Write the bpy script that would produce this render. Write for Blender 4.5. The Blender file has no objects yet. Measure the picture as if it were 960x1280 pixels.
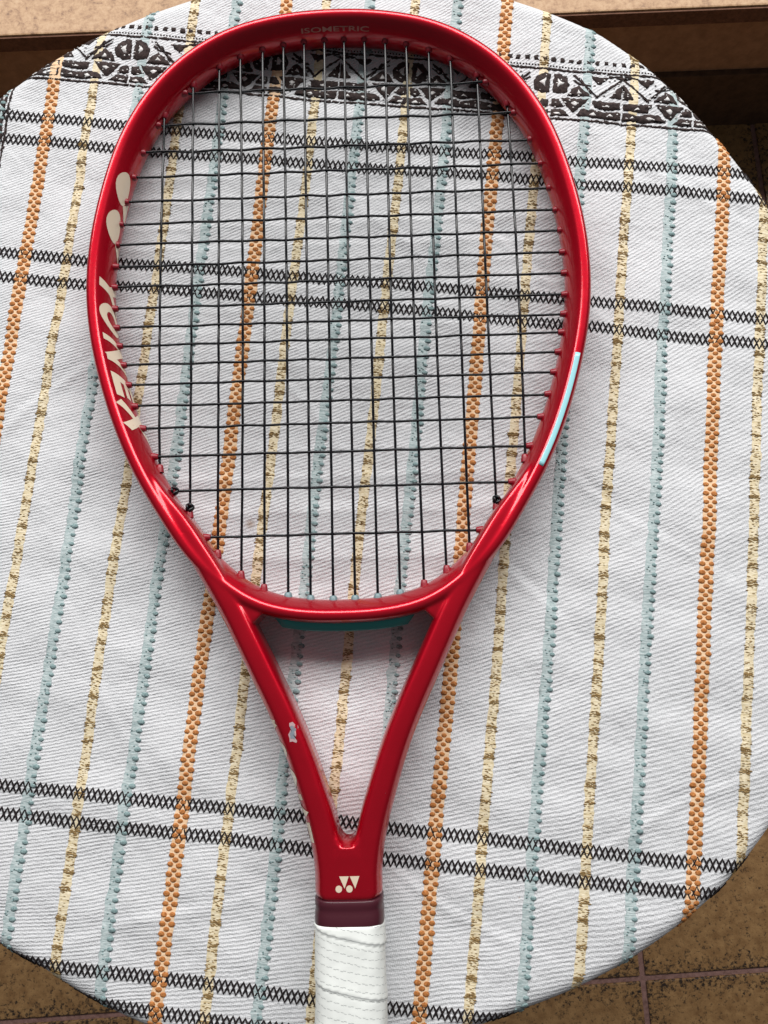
import bpy, bmesh, math, random
import numpy as np
from mathutils import Vector, Matrix
from mathutils.bvhtree import BVHTree

R = math.radians
MM = 0.001
random.seed(7)
rng = np.random.default_rng(11)
scene = bpy.context.scene
COL = scene.collection

# ------------------------------------------------------------------ camera
cam_d = bpy.data.cameras.new("camera")
cam = bpy.data.objects.new("camera", cam_d)
COL.objects.link(cam)
cam_d.sensor_fit = 'VERTICAL'
cam_d.sensor_height = 36.0
cam_d.lens = 1020.0 / 1280.0 * 36.0
cam_d.clip_start = 0.01
cam_d.clip_end = 60.0
TH, RO = R(8.265), R(7.59)
cam.matrix_world = (Matrix.Translation((0, 0, 0.418)) @ Matrix.Rotation(RO, 4, 'Z')
                    @ Matrix.Rotation(TH, 4, 'X') @ Matrix.Rotation(-RO, 4, 'Z'))
scene.camera = cam

# ------------------------------------------------------------------ world and light
world = bpy.data.worlds.new("World")
scene.world = world
world.use_nodes = True
bgn = world.node_tree.nodes["Background"]
bgn.inputs[0].default_value = (0.93, 0.96, 1.0, 1)
bgn.inputs[1].default_value = 0.125
# overcast sky: brightest overhead, a third of that at the horizon
_wt = world.node_tree
_tc = _wt.nodes.new('ShaderNodeTexCoord'); _sx = _wt.nodes.new('ShaderNodeSeparateXYZ'); _wt.links.new(_tc.outputs['Generated'], _sx.inputs[0])
_mr = _wt.nodes.new('ShaderNodeMapRange'); _mr.inputs[1].default_value = 0.0; _mr.inputs[2].default_value = 1.0; _mr.inputs[3].default_value = 0.34; _mr.inputs[4].default_value = 1.0
_wt.links.new(_sx.outputs[2], _mr.inputs[0])
_mx = _wt.nodes.new('ShaderNodeMix'); _mx.data_type = 'RGBA'; _mx.blend_type = 'MULTIPLY'; _mx.inputs[0].default_value = 1.0
_mx.inputs[6].default_value = (0.93, 0.96, 1.0, 1); _wt.links.new(_mr.outputs[0], _mx.inputs[7]); _wt.links.new(_mx.outputs[2], bgn.inputs[0])

def area(name, loc, target, sx, sy, energy, color):
    d = bpy.data.lights.new(name, 'AREA')
    d.shape = 'RECTANGLE'; d.size = sx; d.size_y = sy
    d.energy = energy; d.color = color
    o = bpy.data.objects.new(name, d); COL.objects.link(o)
    o.location = loc
    o.rotation_euler = (Vector(target) - Vector(loc)).to_track_quat('-Z', 'Y').to_euler()
    return o
# daylight falling in through the open side of the covered terrace
area("daylight_opening", (0.0, 2.15, 1.86), (0, 0.05, 0), 5.4, 1.0, 186.0, (1.0, 0.985, 0.965))

scene.view_settings.view_transform = 'Standard'
scene.view_settings.look = 'None'
scene.view_settings.exposure = 0.0
scene.view_settings.gamma = 1.0
scene.cycles.max_bounces = 8

# ------------------------------------------------------------------ helpers
def mesh_obj(name, verts, faces, mat, parent=None, smooth=True, uv=None):
    """verts in millimetres"""
    me = bpy.data.meshes.new(name)
    v = np.asarray(verts, float) * MM
    me.from_pydata(v.tolist(), [], [list(map(int, f)) for f in faces])
    if uv is not None:
        l = me.uv_layers.new(name="UVMap")
        idx = np.empty(len(me.loops), dtype=np.int32); me.loops.foreach_get("vertex_index", idx)
        l.data.foreach_set("uv", np.asarray(uv, np.float32)[idx].ravel())
    if smooth:
        me.polygons.foreach_set("use_smooth", [True] * len(me.polygons))
    if mat: me.materials.append(mat)
    me.update()
    o = bpy.data.objects.new(name, me); COL.objects.link(o)
    if parent: o.parent = parent
    return o

def link_mesh(name, me, parent=None):
    o = bpy.data.objects.new(name, me); COL.objects.link(o)
    if parent: o.parent = parent
    return o

def empty(name, loc=(0, 0, 0)):
    o = bpy.data.objects.new(name, None); COL.objects.link(o)
    o.location = loc; o.empty_display_size = 0.05
    return o

def tag(o, label=None, cat=None, group=None, kind=None):
    if label: o['label'] = label
    if cat: o['category'] = cat
    if group: o['group'] = group
    if kind: o['kind'] = kind
    return o

class NT:
    def __init__(s, name):
        s.m = bpy.data.materials.new(name); s.m.use_nodes = True
        s.t = s.m.node_tree; s.b = s.t.nodes["Principled BSDF"]
    def n(s, typ, **kw):
        nd = s.t.nodes.new(typ)
        for k, v in kw.items(): setattr(nd, k, v)
        return nd
    def l(s, a, b): s.t.links.new(a, b)
    def val(s, sock, v):
        if hasattr(v, 'is_linked') or hasattr(v, 'links'): s.l(v, sock)
        else: sock.default_value = v
    def math(s, op, a, b=None, c=None, clamp=False):
        nd = s.n('ShaderNodeMath', operation=op); nd.use_clamp = clamp
        s.val(nd.inputs[0], a)
        if b is not None: s.val(nd.inputs[1], b)
        if c is not None: s.val(nd.inputs[2], c)
        return nd.outputs[0]
    def noise(s, vec, scale, detail=2, rough=0.5):
        nd = s.n('ShaderNodeTexNoise'); nd.inputs['Scale'].default_value = scale
        nd.inputs['Detail'].default_value = detail; nd.inputs['Roughness'].default_value = rough
        if vec is not None: s.l(vec, nd.inputs['Vector'])
        return nd.outputs['Fac']
    def coord(s, which='Object'): return s.n('ShaderNodeTexCoord').outputs[which]
    def ramp(s, fac, stops):
        nd = s.n('ShaderNodeValToRGB'); s.l(fac, nd.inputs[0])
        e = nd.color_ramp.elements
        while len(e) < len(stops): e.new(0.5)
        for el, (p, c) in zip(e, stops): el.position = p; el.color = (*c, 1)
        return nd.outputs[0]
    def mix(s, fac, a, b):
        nd = s.n('ShaderNodeMix', data_type='RGBA')
        s.val(nd.inputs[0], fac)
        for i, c in ((6, a), (7, b)):
            if isinstance(c, tuple): nd.inputs[i].default_value = (*c, 1)
            else: s.l(c, nd.inputs[i])
        return nd.outputs[2]
    def bump(s, h, dist, strength=1.0, normal=None):
        nd = s.n('ShaderNodeBump'); nd.inputs['Distance'].default_value = dist
        nd.inputs['Strength'].default_value = strength
        s.l(h, nd.inputs['Height'])
        if normal is not None: s.l(normal, nd.inputs['Normal'])
        return nd.outputs[0]
    def set(s, **kw):
        for k, v in kw.items():
            k = k.replace('_', ' ')
            if isinstance(v, tuple): v = (*v, 1)
            s.val(s.b.inputs[k], v)
        return s

# ------------------------------------------------------------------ materials
def simple(name, col, rough=0.5, metallic=0.0, bump=None, var=0.0, coat=0.0, spec=None):
    k = NT(name)
    k.set(Base_Color=col, Roughness=rough, Metallic=metallic)
    if coat: k.set(Coat_Weight=coat, Coat_Roughness=0.06)
    if spec is not None: k.b.inputs['Specular IOR Level'].default_value = spec
    co = k.coord('Object')
    if var:
        f = k.noise(co, 900, 3)
        k.l(k.mix(f, tuple(c * (1 - var) for c in col), tuple(min(1, c * (1 + var)) for c in col)), k.b.inputs['Base Color'])
    if bump:
        k.l(k.bump(k.noise(co, bump[0], 3), bump[1]), k.b.inputs['Normal'])
    return k.m

M = {}
# racket paint: deep red with fine pearl flake under clear lacquer
k = NT('red_lacquer'); co = k.coord('Object')
fl = k.noise(co, 5200, 1)
big = k.noise(co, 60, 3)
k.l(k.mix(fl, (0.35, 0.0004, 0.008), (0.55, 0.0010, 0.018)), k.b.inputs['Base Color'])
k.set(Metallic=0.62, Coat_Weight=0.9, Coat_Roughness=0.06); k.b.inputs['Specular IOR Level'].default_value = 0.10
k.l(k.math('MULTIPLY_ADD', big, 0.12, 0.36), k.b.inputs['Roughness'])
mp = k.n('ShaderNodeMapping'); mp.inputs['Rotation'].default_value = (0.3, 0.2, 0.7); mp.inputs['Scale'].default_value = (0.06, 1, 1); k.l(co, mp.inputs['Vector'])
scr = k.math('MULTIPLY_ADD', k.noise(mp.outputs[0], 1500, 3, 0.6), 6.0, -3.9, clamp=True)     # hairline wear in the lacquer
smu = k.math('MULTIPLY_ADD', k.noise(co, 28, 4, 0.6), 0.30, -0.07, clamp=True)
k.l(k.math('ADD', k.math('MULTIPLY_ADD', scr, 0.22, 0.045), smu), k.b.inputs['Coat Roughness'])
k.l(k.bump(k.noise(co, 150, 2), 0.00005), k.b.inputs['Normal'])
M['red'] = k.m
M['nub'] = simple('grommet_nub_plastic', (0.26, 0.008, 0.020), 0.38)
M['nubteal'] = simple('grommet_teal_plastic', (0.16, 0.24, 0.26), 0.35)
M['bumper'] = simple('bumper_plastic', (0.16, 0.004, 0.012), 0.5)
M['cream'] = simple('cream_print', (0.74, 0.61, 0.47), 0.35, coat=0.6)
M['faint'] = simple('faint_rose_print', (0.55, 0.24, 0.20), 0.4)
M['sky'] = simple('pale_cyan_print', (0.36, 0.72, 0.78), 0.3, coat=0.5)
M['teal_plastic'] = simple('dark_teal_plastic', (0.03, 0.42, 0.39), 0.35)
M['maroon'] = simple('maroon_rubber', (0.060, 0.010, 0.018), 0.34, bump=(900, 0.00003))
M['string'] = simple('black_polyester', (0.005, 0.006, 0.008), 0.24, spec=0.35)
M['primer'] = simple('grey_primer', (0.20, 0.22, 0.26), 0.6, var=0.3)
M['primer_edge'] = simple('chipped_lacquer_edge', (0.46, 0.30, 0.31), 0.6)
M['hole'] = simple('bore_dark', (0.03, 0.004, 0.006), 0.6)

# overgrip: soft white tape with small perforation dashes
k = NT('white_overgrip'); uvn = k.n('ShaderNodeUVMap'); uvn.uv_map = 'UVMap'
sx = k.n('ShaderNodeSeparateXYZ'); k.l(uvn.outputs[0], sx.inputs[0])
a_, y_ = sx.outputs[0], sx.outputs[1]
hy = k.math('MULTIPLY_ADD', a_, 0.23, y_)
nz = k.noise(uvn.outputs[0], 0.12, 2)
hy2 = k.math('MULTIPLY_ADD', nz, 1.6, hy)
row = k.math('PINGPONG', hy2, 1.75)                  # rows every 3.5 mm
rowm = k.math('LESS_THAN', row, 0.30)
rowi = k.math('FLOOR', k.math('DIVIDE', hy2, 3.5))
sh = k.math('MULTIPLY', k.math('MODULO', rowi, 2.0), 1.3)
dash = k.math('LESS_THAN', k.math('PINGPONG', k.math('ADD', a_, sh), 1.6), 0.60)
hole = k.math('MULTIPLY', rowm, dash)
ph = k.math('MODULO', k.math('ADD', hy, 2300.0), 23.0)
edge = k.math('MULTIPLY', k.math('LESS_THAN', ph, 0.45), 1.0)
hole = k.math('MULTIPLY', hole, k.math('GREATER_THAN', ph, 1.5))
fz = k.noise(uvn.outputs[0], 2.2, 3)
base = k.mix(fz, (0.80, 0.83, 0.80), (0.88, 0.90, 0.87))
base = k.mix(k.math('MULTIPLY', hole, 0.42), base, (0.20, 0.23, 0.23))
base = k.mix(k.math('MULTIPLY', edge, 0.55), base, (0.30, 0.32, 0.33))
k.l(base, k.b.inputs['Base Color'])
k.set(Roughness=0.62)
k.b.inputs['Specular IOR Level'].default_value = 0.3
hh = k.math('SUBTRACT', k.math('MULTIPLY', fz, 0.10), hole)
hh = k.math('MULTIPLY_ADD', k.noise(uvn.outputs[0], 0.16, 1), 0.9, hh)
k.l(k.bump(hh, 0.00035), k.b.inputs['Normal'])
M['grip'] = k.m

# cotton twill: diagonal ribs
STAINS = [(-82.2, 46.2, 4.4), (-87.5, 138.3, 2.0), (112.0, 203.0, 1.8), (-205, 143, 1.7), (70, -122, 1.8)]
def cloth_mat(name, c0, c1, ribs=True):
    k = NT(name); uvn = k.n('ShaderNodeUVMap'); uvn.uv_map = 'UVMap'
    uv = uvn.outputs[0]
    sx = k.n('ShaderNodeSeparateXYZ'); k.l(uv, sx.inputs[0])
    u, v = sx.outputs[0], sx.outputs[1]          # millimetres
    slope = k.math('MULTIPLY_ADD', v, 0.0011, 0.40)
    phs = k.math('SUBTRACT', v, k.math('MULTIPLY', u, slope))
    warp = k.math('MULTIPLY', k.noise(uv, 0.018, 2), 7.0)
    warp2 = k.math('MULTIPLY', k.noise(uv, 0.55, 3), 1.25)
    phs = k.math('ADD', k.math('ADD', phs, warp), warp2)
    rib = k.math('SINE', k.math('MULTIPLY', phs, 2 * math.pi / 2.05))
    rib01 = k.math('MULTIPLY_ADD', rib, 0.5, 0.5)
    # threads crossing each rib
    thr = k.math('SINE', k.math('MULTIPLY', k.math('ADD', u, k.math('MULTIPLY', v, 0.35)), 2 * math.pi / 0.95))
    slub = k.noise(uv, 1.3, 4, 0.65)
    crepe = k.noise(uv, 0.11, 4, 0.6)
    vary = k.noise(uv, 0.06, 3)
    amp = k.math('MULTIPLY_ADD', vary, 0.95, 0.18)
    h = k.math('MULTIPLY', rib01, amp)
    h = k.math('ADD', h, k.math('MULTIPLY', thr, 0.10))
    h = k.math('ADD', h, k.math('MULTIPLY', slub, 1.7))
    h = k.math('ADD', h, k.math('MULTIPLY', k.noise(uv, 0.045, 4, 0.6), 7.5))
    cr = k.math('MULTIPLY_ADD', v, 0.016, -1.2, clamp=False)
    cr = k.math('MINIMUM', k.math('MAXIMUM', cr, 1.0), 4.2)
    h = k.math('ADD', h, k.math('MULTIPLY', crepe, cr))
    f = k.math('ADD', k.math('MULTIPLY', rib01, 0.24), k.math('MULTIPLY', slub, 0.92), clamp=True)  # rib gaps also darkened in the colour, for the shade between ribs
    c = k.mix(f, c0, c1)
    for su, sv, sr in STAINS:
        d_ = k.n('ShaderNodeVectorMath', operation='DISTANCE'); k.l(uv, d_.inputs[0]); d_.inputs[1].default_value = (su, sv, 0)
        ms_ = k.math('SUBTRACT', 1.0, k.math('DIVIDE', k.math('ADD', d_.outputs['Value'], k.math('MULTIPLY', slub, 2.0)), sr), clamp=True)
        c = k.mix(k.math('MULTIPLY', ms_, 0.9, clamp=True), c, (0.30, 0.17, 0.08))
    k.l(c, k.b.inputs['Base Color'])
    k.set(Roughness=0.9)
    k.b.inputs['Specular IOR Level'].default_value = 0.15
    k.b.inputs['Sheen Weight'].default_value = 0.15
    k.l(k.bump(h, 0.00029), k.b.inputs['Normal'])
    return k.m
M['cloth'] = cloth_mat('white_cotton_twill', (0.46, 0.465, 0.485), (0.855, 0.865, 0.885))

def yarn(name, dark, light, scale=900.0, rough=0.85, dist=0.0002, streak=None):
    k = NT(name); co = k.coord('Object')
    if streak:                              # threads lie across the stripe
        mp = k.n('ShaderNodeMapping'); mp.inputs['Rotation'].default_value = (0, 0, R(5.6)); mp.inputs['Scale'].default_value = (streak, 1, 1)
        k.l(co, mp.inputs['Vector']); co = mp.outputs[0]
    f = k.noise(co, scale, 3, 0.7)
    k.l(k.ramp(f, [(0.32, dark), (0.66, light)]), k.b.inputs['Base Color'])
    k.set(Roughness=rough); k.b.inputs['Specular IOR Level'].default_value = 0.2
    k.l(k.bump(f, dist), k.b.inputs['Normal'])
    return k.m
M['orange'] = yarn('orange_yarn', (0.26, 0.088, 0.022), (0.58, 0.235, 0.075), 1000, dist=0.0005)
M['peach'] = yarn('peach_yarn', (0.72, 0.44, 0.24), (0.90, 0.68, 0.47), 1100, streak=0.3)
M['teal'] = yarn('sea_green_yarn', (0.12, 0.20, 0.205), (0.32, 0.42, 0.425), 1000, dist=0.0005)
M['paleteal'] = yarn('pale_sea_green_yarn', (0.29, 0.38, 0.385), (0.60, 0.67, 0.675), 1100, streak=0.25, dist=0.0004)
M['gold'] = yarn('pale_gold_yarn', (0.60, 0.48, 0.27), (0.90, 0.81, 0.62), 1200, streak=0.25, dist=0.0003)
M['golddark'] = yarn('bronze_yarn', (0.13, 0.080, 0.030), (0.34, 0.225, 0.095))
M['blackyarn'] = yarn('brown_black_yarn', (0.008, 0.006, 0.007), (0.030, 0.023, 0.024))
M['bandyarn'] = yarn('band_brown_black_yarn', (0.014, 0.010, 0.010), (0.065, 0.045, 0.042), 700)
M['whiteyarn'] = yarn('white_yarn', (0.50, 0.49, 0.48), (0.82, 0.81, 0.80), 700)

# ------------------------------------------------------------------ floor, step
ZF = -720.0
# ceramic tiles: mottled brown, burnt dark along their rims
k = NT('brown_glazed_tile'); co = k.coord('Object')
sx = k.n('ShaderNodeSeparateXYZ'); k.l(co, sx.inputs[0])
ax = k.math('ABSOLUTE', sx.outputs[0]); ay = k.math('ABSOLUTE', sx.outputs[1])
mx = k.math('MAXIMUM', ax, ay)
oi = k.n('ShaderNodeObjectInfo')
off = k.n('ShaderNodeVectorMath', operation='ADD'); k.l(co, off.inputs[0])
cmb = k.n('ShaderNodeCombineXYZ'); k.l(k.math('MULTIPLY', oi.outputs['Random'], 40.0), cmb.inputs[0]); k.l(cmb.outputs[0], off.inputs[1])
vv = off.outputs[0]
sp = k.noise(vv, 230, 4, 0.7)
sp2 = k.noise(vv, 90, 4, 0.6)
rim = k.math('MULTIPLY_ADD', k.math('SUBTRACT', mx, 0.118), 14.0, 0.0, clamp=True)
thr = k.math('MULTIPLY_ADD', rim, 0.26, 0.40)
dk = k.math('SUBTRACT', thr, sp)
dk = k.math('MULTIPLY_ADD', dk, 7.0, 0.35, clamp=True)
lightc = k.ramp(sp2, [(0.3, (0.19, 0.098, 0.036)), (0.7, (0.33, 0.19, 0.078))])
c = k.mix(dk, lightc, (0.020, 0.012, 0.008))
k.l(c, k.b.inputs['Base Color']); k.set(Roughness=0.42)
k.l(k.bump(sp, 0.0006), k.b.inputs['Normal'])
M['tile'] = k.m
M['grout'] = yarn('rose_brown_grout', (0.15, 0.082, 0.070), (0.27, 0.155, 0.135), 160, 0.9, 0.0006)
k = NT('beige_granite'); co = k.coord('Object')
n1 = k.noise(co, 150, 6, 0.72); n2 = k.noise(co, 45, 3)
c = k.ramp(n1, [(0.33, (0.14, 0.062, 0.024)), (0.43, (0.36, 0.20, 0.095)), (0.56, (0.50, 0.31, 0.165)), (0.72, (0.58, 0.40, 0.24))])
c = k.mix(k.math('MULTIPLY', n2, 0.45), c, (0.36, 0.20, 0.10))
k.l(c, k.b.inputs['Base Color']); k.set(Roughness=0.5)
M['granite'] = k.m
M['riser'] = yarn('brown_plaster', (0.30, 0.165, 0.090), (0.42, 0.235, 0.135), 60, 0.85, 0.0008)
M['edge'] = yarn('shade_painted_stone_edge', (0.11, 0.050, 0.030), (0.19, 0.09, 0.055), 200, 0.7, 0.0004)  # tread front darkened in the colour, standing for its shade
M['skirt'] = yarn('dark_brown_skirting', (0.07, 0.040, 0.024), (0.12, 0.070, 0.042), 80, 0.7, 0.0005)
M['wood'] = yarn('table_wood', (0.16, 0.08, 0.035), (0.26, 0.14, 0.065), 40, 0.5, 0.0002)

def box(x0, x1, y0, y1, z0, z1, bev=0.0):
    bm = bmesh.new()
    vs = [bm.verts.new((x, y, z)) for x in (x0, x1) for y in (y0, y1) for z in (z0, z1)]
    for f in ((0, 1, 3, 2), (4, 6, 7, 5), (0, 4, 5, 1), (2, 3, 7, 6), (0, 2, 6, 4), (1, 5, 7, 3)):
        bm.faces.new([vs[i] for i in f])
    bmesh.ops.recalc_face_normals(bm, faces=bm.faces)
    if bev:
        bmesh.ops.bevel(bm, geom=bm.edges[:] , offset=bev, segments=2, profile=0.6, affect='EDGES')
    bm.verts.index_update()
    V = [tuple(v.co) for v in bm.verts]; F = [[v.index for v in f.verts] for f in bm.faces]
    bm.free()
    return V, F

FA = R(4.2)
floor = mesh_obj('floor', [(-6000, -6000, ZF), (6000, -6000, ZF), (6000, 900, ZF), (-6000, 900, ZF)], [(0, 1, 2, 3)], M['grout'], smooth=False)
tag(floor, kind='structure')
PT = 302.0; G = 7.0
hs = (PT - G) / 2
tv, tf = box(-hs, hs, -hs, hs, -5.0, 2.6, 1.6)
tile_me = None
ca, sa = math.cos(FA), math.sin(FA)
for i in range(-5, 4):
    for j in range(-3, 6):
        lx, ly = (i + 0.5) * PT, (j + 0.5) * PT
        wx = 314 + lx * ca - ly * sa; wy = -446 + lx * sa + ly * ca
        if wy > 900 or wy < -1400: continue
        if tile_me is None:
            t = mesh_obj('tile', tv, tf, M['tile'], floor, smooth=False); tile_me = t.data
        else:
            t = link_mesh('tile', tile_me, floor)
        t.location = (wx * MM, wy * MM, (ZF + random.uniform(-0.4, 0.4)) * MM)
        t.rotation_euler = (random.uniform(-.001, .001), random.uniform(-.001, .001), FA)

step = empty('step', (0, 0.727, ZF * MM)); tag(step, kind='structure')
step.rotation_euler = (0, 0, R(1.75))
mesh_obj('skirting', *box(-2500, 2500, 6, 600, 0, 116, 1.5), M['skirt'], step, smooth=False)
mesh_obj('riser', *box(-2500, 2500, 14, 600, 116.5, 224), M['riser'], step, smooth=False)
mesh_obj('tread', *box(-2500, 2500, 0, 1500, 224.5, 250, 2.0), M['granite'], step, smooth=False)
mesh_obj('tread_edge_shade', *box(-2500, 2500, -2.5, -0.3, 224.8, 247.5, 0.6), M['edge'], step, smooth=False)  # added strip over the tread front, with the shade in its colour

# ------------------------------------------------------------------ round table
CX, CY = -40.0, 85.4
TR = 286.0
def lathe(profile, n=64, cx=0, cy=0):
    V, F = [], []
    for r, z in profile:
        for i in range(n):
            a = 2 * math.pi * i / n
            V.append((cx + r * math.cos(a), cy + r * math.sin(a), z))
    m = len(profile)
    for j in range(m - 1):
        for i in range(n):
            F.append((j * n + i, j * n + (i + 1) % n, (j + 1) * n + (i + 1) % n, (j + 1) * n + i))
    F.append(tuple(range(n))[::-1]); F.append(tuple((m - 1) * n + i for i in range(n)))
    return V, F
table = empty('side_table', (CX * MM, CY * MM, ZF * MM))
tag(table, 'small round wooden side table hidden beneath the striped cloth', 'table')
mesh_obj('tabletop', *lathe([(255, -28), (272, -26), (276, -20), (276, -9), (272, -4.5), (262, -4)], 96), M['wood'], table).location = (0, 0, -ZF * MM)
mesh_obj('pedestal', *lathe([(42, 4), (30, 60), (24, 200), (24, 560), (34, 660), (60, 690)], 32), M['wood'], table)
mesh_obj('base', *lathe([(190, 2.8), (190, 18), (150, 30), (40, 40)], 48), M['wood'], table)

# ------------------------------------------------------------------ cloth surface
EU = R(5.608)
cU, sU = math.cos(EU), math.sin(EU)
UC, VC = CX * cU - CY * sU, CX * sU + CY * cU      # table centre in cloth coordinates
_ang = np.radians([-180, -131, -118, -107, -69, -60, -47, -39, -30, 15, 22, 29, 42, 52, 58, 112, 135, 141, 180])
_res = np.array([0, 1.5, -2.5, 1, -2, 0, 2, 0.5, 2.5, -3, -6.0, -4.5, -1, 5.2, 7.2, -1.0, -2.2, 1.5, 0])
_wd = [(rng.uniform(0, 2 * math.pi), rng.uniform(22, 80), rng.uniform(0, 6.28)) for _ in range(16)]
_creases = [(70, 195, R(-40), 60, 0.55), (115, 60, R(-36), 55, 0.40), (60, 25, R(-48), 45, 0.5), (-190, 120, R(40), 40, 0.5), (-150, -30, R(-60), 60, 0.35), (130, -90, R(25), 70, 0.4), (20, -130, R(-30), 60, 0.4), (-60, 130, R(-52), 60, 0.45), (150, 240, R(-30), 40, 0.5), (-120, -140, R(15), 60, 0.35), (-10, 220, R(-45), 50, 0.4), (-70, 10, R(20), 30, 0.4)]
def S(u, v, h=0.0):
    """cloth coordinates (mm) and height above the weave -> position (mm)"""
    u = np.asarray(u, float); v = np.asarray(v, float); h = np.asarray(h, float) + 0 * u
    x = u * cU + v * sU; y = -u * sU + v * cU
    dx, dy = x - CX, y - CY
    rho = np.hypot(dx, dy) + 1e-9; ang = np.arctan2(dy, dx)
    cx_, sy_ = dx / rho, dy / rho
    Rr = TR + np.interp(ang, _ang, _res)
    b = 8.0
    s = rho - (Rr - b)
    arc = b * math.pi / 2
    t = np.clip(s / b, 0, math.pi / 2)
    below = np.maximum(s - arc, 0)
    r = np.where(s <= 0, rho, Rr - b + b * np.sin(t))
    fold = np.minimum(below / 90.0, 1.0) * (9 + 7 * np.sin(ang * 5 + 1)) * (1 + np.sin(ang * 17 + 1.5 * np.sin(ang * 3)))
    r = r - 0.5 * fold * (below > 0)
    z = np.where(s <= 0, 0.0, -b * (1 - np.cos(t))) - below * 0.985
    w = np.zeros_like(x)
    for a, lam, p in _wd:
        w += 0.13 * np.sin((x * math.cos(a) + y * math.sin(a)) * 2 * math.pi / lam + p + 1.2 * np.sin((x * math.sin(a) - y * math.cos(a)) / 47.0 + p))
    for mx_, my_, a, ln, am in _creases:
        al_ = (x - mx_) * math.cos(a) + (y - my_) * math.sin(a); ac_ = -(x - mx_) * math.sin(a) + (y - my_) * math.cos(a)
        ac_ = ac_ + 2.0 * np.sin(al_ / 17.0 + mx_)
        w += 1.5 * am * np.exp(-(al_ / ln) ** 2) * (np.exp(-(ac_ / 1.9) ** 2) - 0.55 * np.exp(-((ac_ - 3.2) / 3.0) ** 2))
    flat = np.clip(1 - s / b, 0, 1)
    nx, ny, nz = np.sin(t) * cx_, np.sin(t) * sy_, np.cos(t)
    hh = h + w * np.clip(flat, 0, 1)
    return np.stack([CX + r * cx_ + nx * hh, CY + r * sy_ + ny * hh, z + nz * hh], -1)

cloth = empty('tablecloth', (0, 0, 0))
tag(cloth, 'white woven cotton tablecloth with orange, teal, gold and black stripes on round table', 'tablecloth')
HS = 415.0
U0, U1, V0, V1 = UC - HS, UC + HS, VC - HS, VC + HS
NG = 460
gu, gv = np.meshgrid(np.linspace(U0, U1, NG), np.linspace(V0, V1, NG), indexing='ij')
P = S(gu.ravel(), gv.ravel(), 0)
Nn = S(gu.ravel(), gv.ravel(), -0.7)
ii = np.arange(NG * NG).reshape(NG, NG)
q = np.stack([ii[:-1, :-1], ii[1:, :-1], ii[1:, 1:], ii[:-1, 1:]], -1).reshape(-1, 4)
allv = np.concatenate([P, Nn]); o2 = NG * NG
q2 = q[:, ::-1] + o2
rim = np.concatenate([ii[0, :], ii[1:, -1], ii[-1, -2::-1], ii[-2:0:-1, 0]])
rq = np.stack([rim, np.roll(rim, -1), np.roll(rim, -1) + o2, rim + o2], -1)
uvs = np.stack([gu.ravel(), gv.ravel()], -1); uvs = np.concatenate([uvs, uvs])
mesh_obj('fabric', allv, np.concatenate([q, q2, rq]).tolist(), M['cloth'], cloth, uv=uvs)

class Acc:
    """collects patches given in cloth coordinates (u, v, height)"""
    def __init__(s): s.v = []; s.f = []; s.n = 0
    def add(s, pts, faces):
        s.v.append(np.asarray(pts, float)); s.f += [[i + s.n for i in f] for f in faces]; s.n += len(pts)
    def many(s, tmpl, faces, offs, scale=None):
        tmpl = np.asarray(tmpl, float); n = len(tmpl)
        for i, o in enumerate(offs):
            if 286.0 < o[1] < 318.5: continue
            p = tmpl if scale is None else tmpl * scale[i]
            s.add(p + np.asarray(o), faces)
    def build(s, name, mat, smooth=True, parent=None, kind=None):
        a = np.concatenate(s.v)
        o = mesh_obj(name, S(a[:, 0], a[:, 1], a[:, 2]), s.f, mat, parent or cloth, smooth=smooth)
        if kind: o['kind'] = kind
        return o

def knot_tmpl(ru, rv, h, n=8):
    V = []
    for fr, fh in ((1.0, 0.0), (0.86, 0.62), (0.45, 0.95)):
        for i in range(n):
            a = 2 * math.pi * i / n
            V.append((ru * fr * math.cos(a), rv * fr * math.sin(a), h * fh))
    V.append((0, 0, h))
    F = []
    for j in range(2):
        for i in range(n):
            F.append((j * n + i, j * n + (i + 1) % n, (j + 1) * n + (i + 1) % n, (j + 1) * n + i))
    for i in range(n): F.append((2 * n + i, 2 * n + (i + 1) % n, 3 * n))
    return V, F

VA, VB = VC - 345.0, VC + 345.0          # stretch of each stripe that is embroidered
UA, UB = UC - 345.0, UC + 345.0
def wob(v, seed):                        # hand-loom wander of a stripe
    return 0.35 * np.sin(v / 61.0 + seed) + 0.22 * np.sin(v / 23.0 + 2.1 * seed)
def strip(acc, uc, w, hgt, seed, v0=VA, v1=VB, dv=2.2, jag=0.25):
    vs = np.arange(v0, v1, dv); n = len(vs)
    cols = [(-w / 2, 0.02), (-w / 2 + 0.5, hgt), (0, hgt * 1.25), (w / 2 - 0.5, hgt), (w / 2, 0.02)]
    pts = []
    for du, h in cols:
        jj = rng.normal(0, jag, n) if abs(du) > w / 2 - 0.6 else 0
        pts.append(np.stack([uc + wob(vs, seed) + du + jj, vs, np.full(n, h)], -1))
    pts = np.concatenate(pts); F = []
    for c_ in range(len(cols) - 1):
        for i in range(n - 1):
            F.append((c_ * n + i, (c_ + 1) * n + i, (c_ + 1) * n + i + 1, c_ * n + i + 1))
    acc.add(pts, F)

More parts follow.
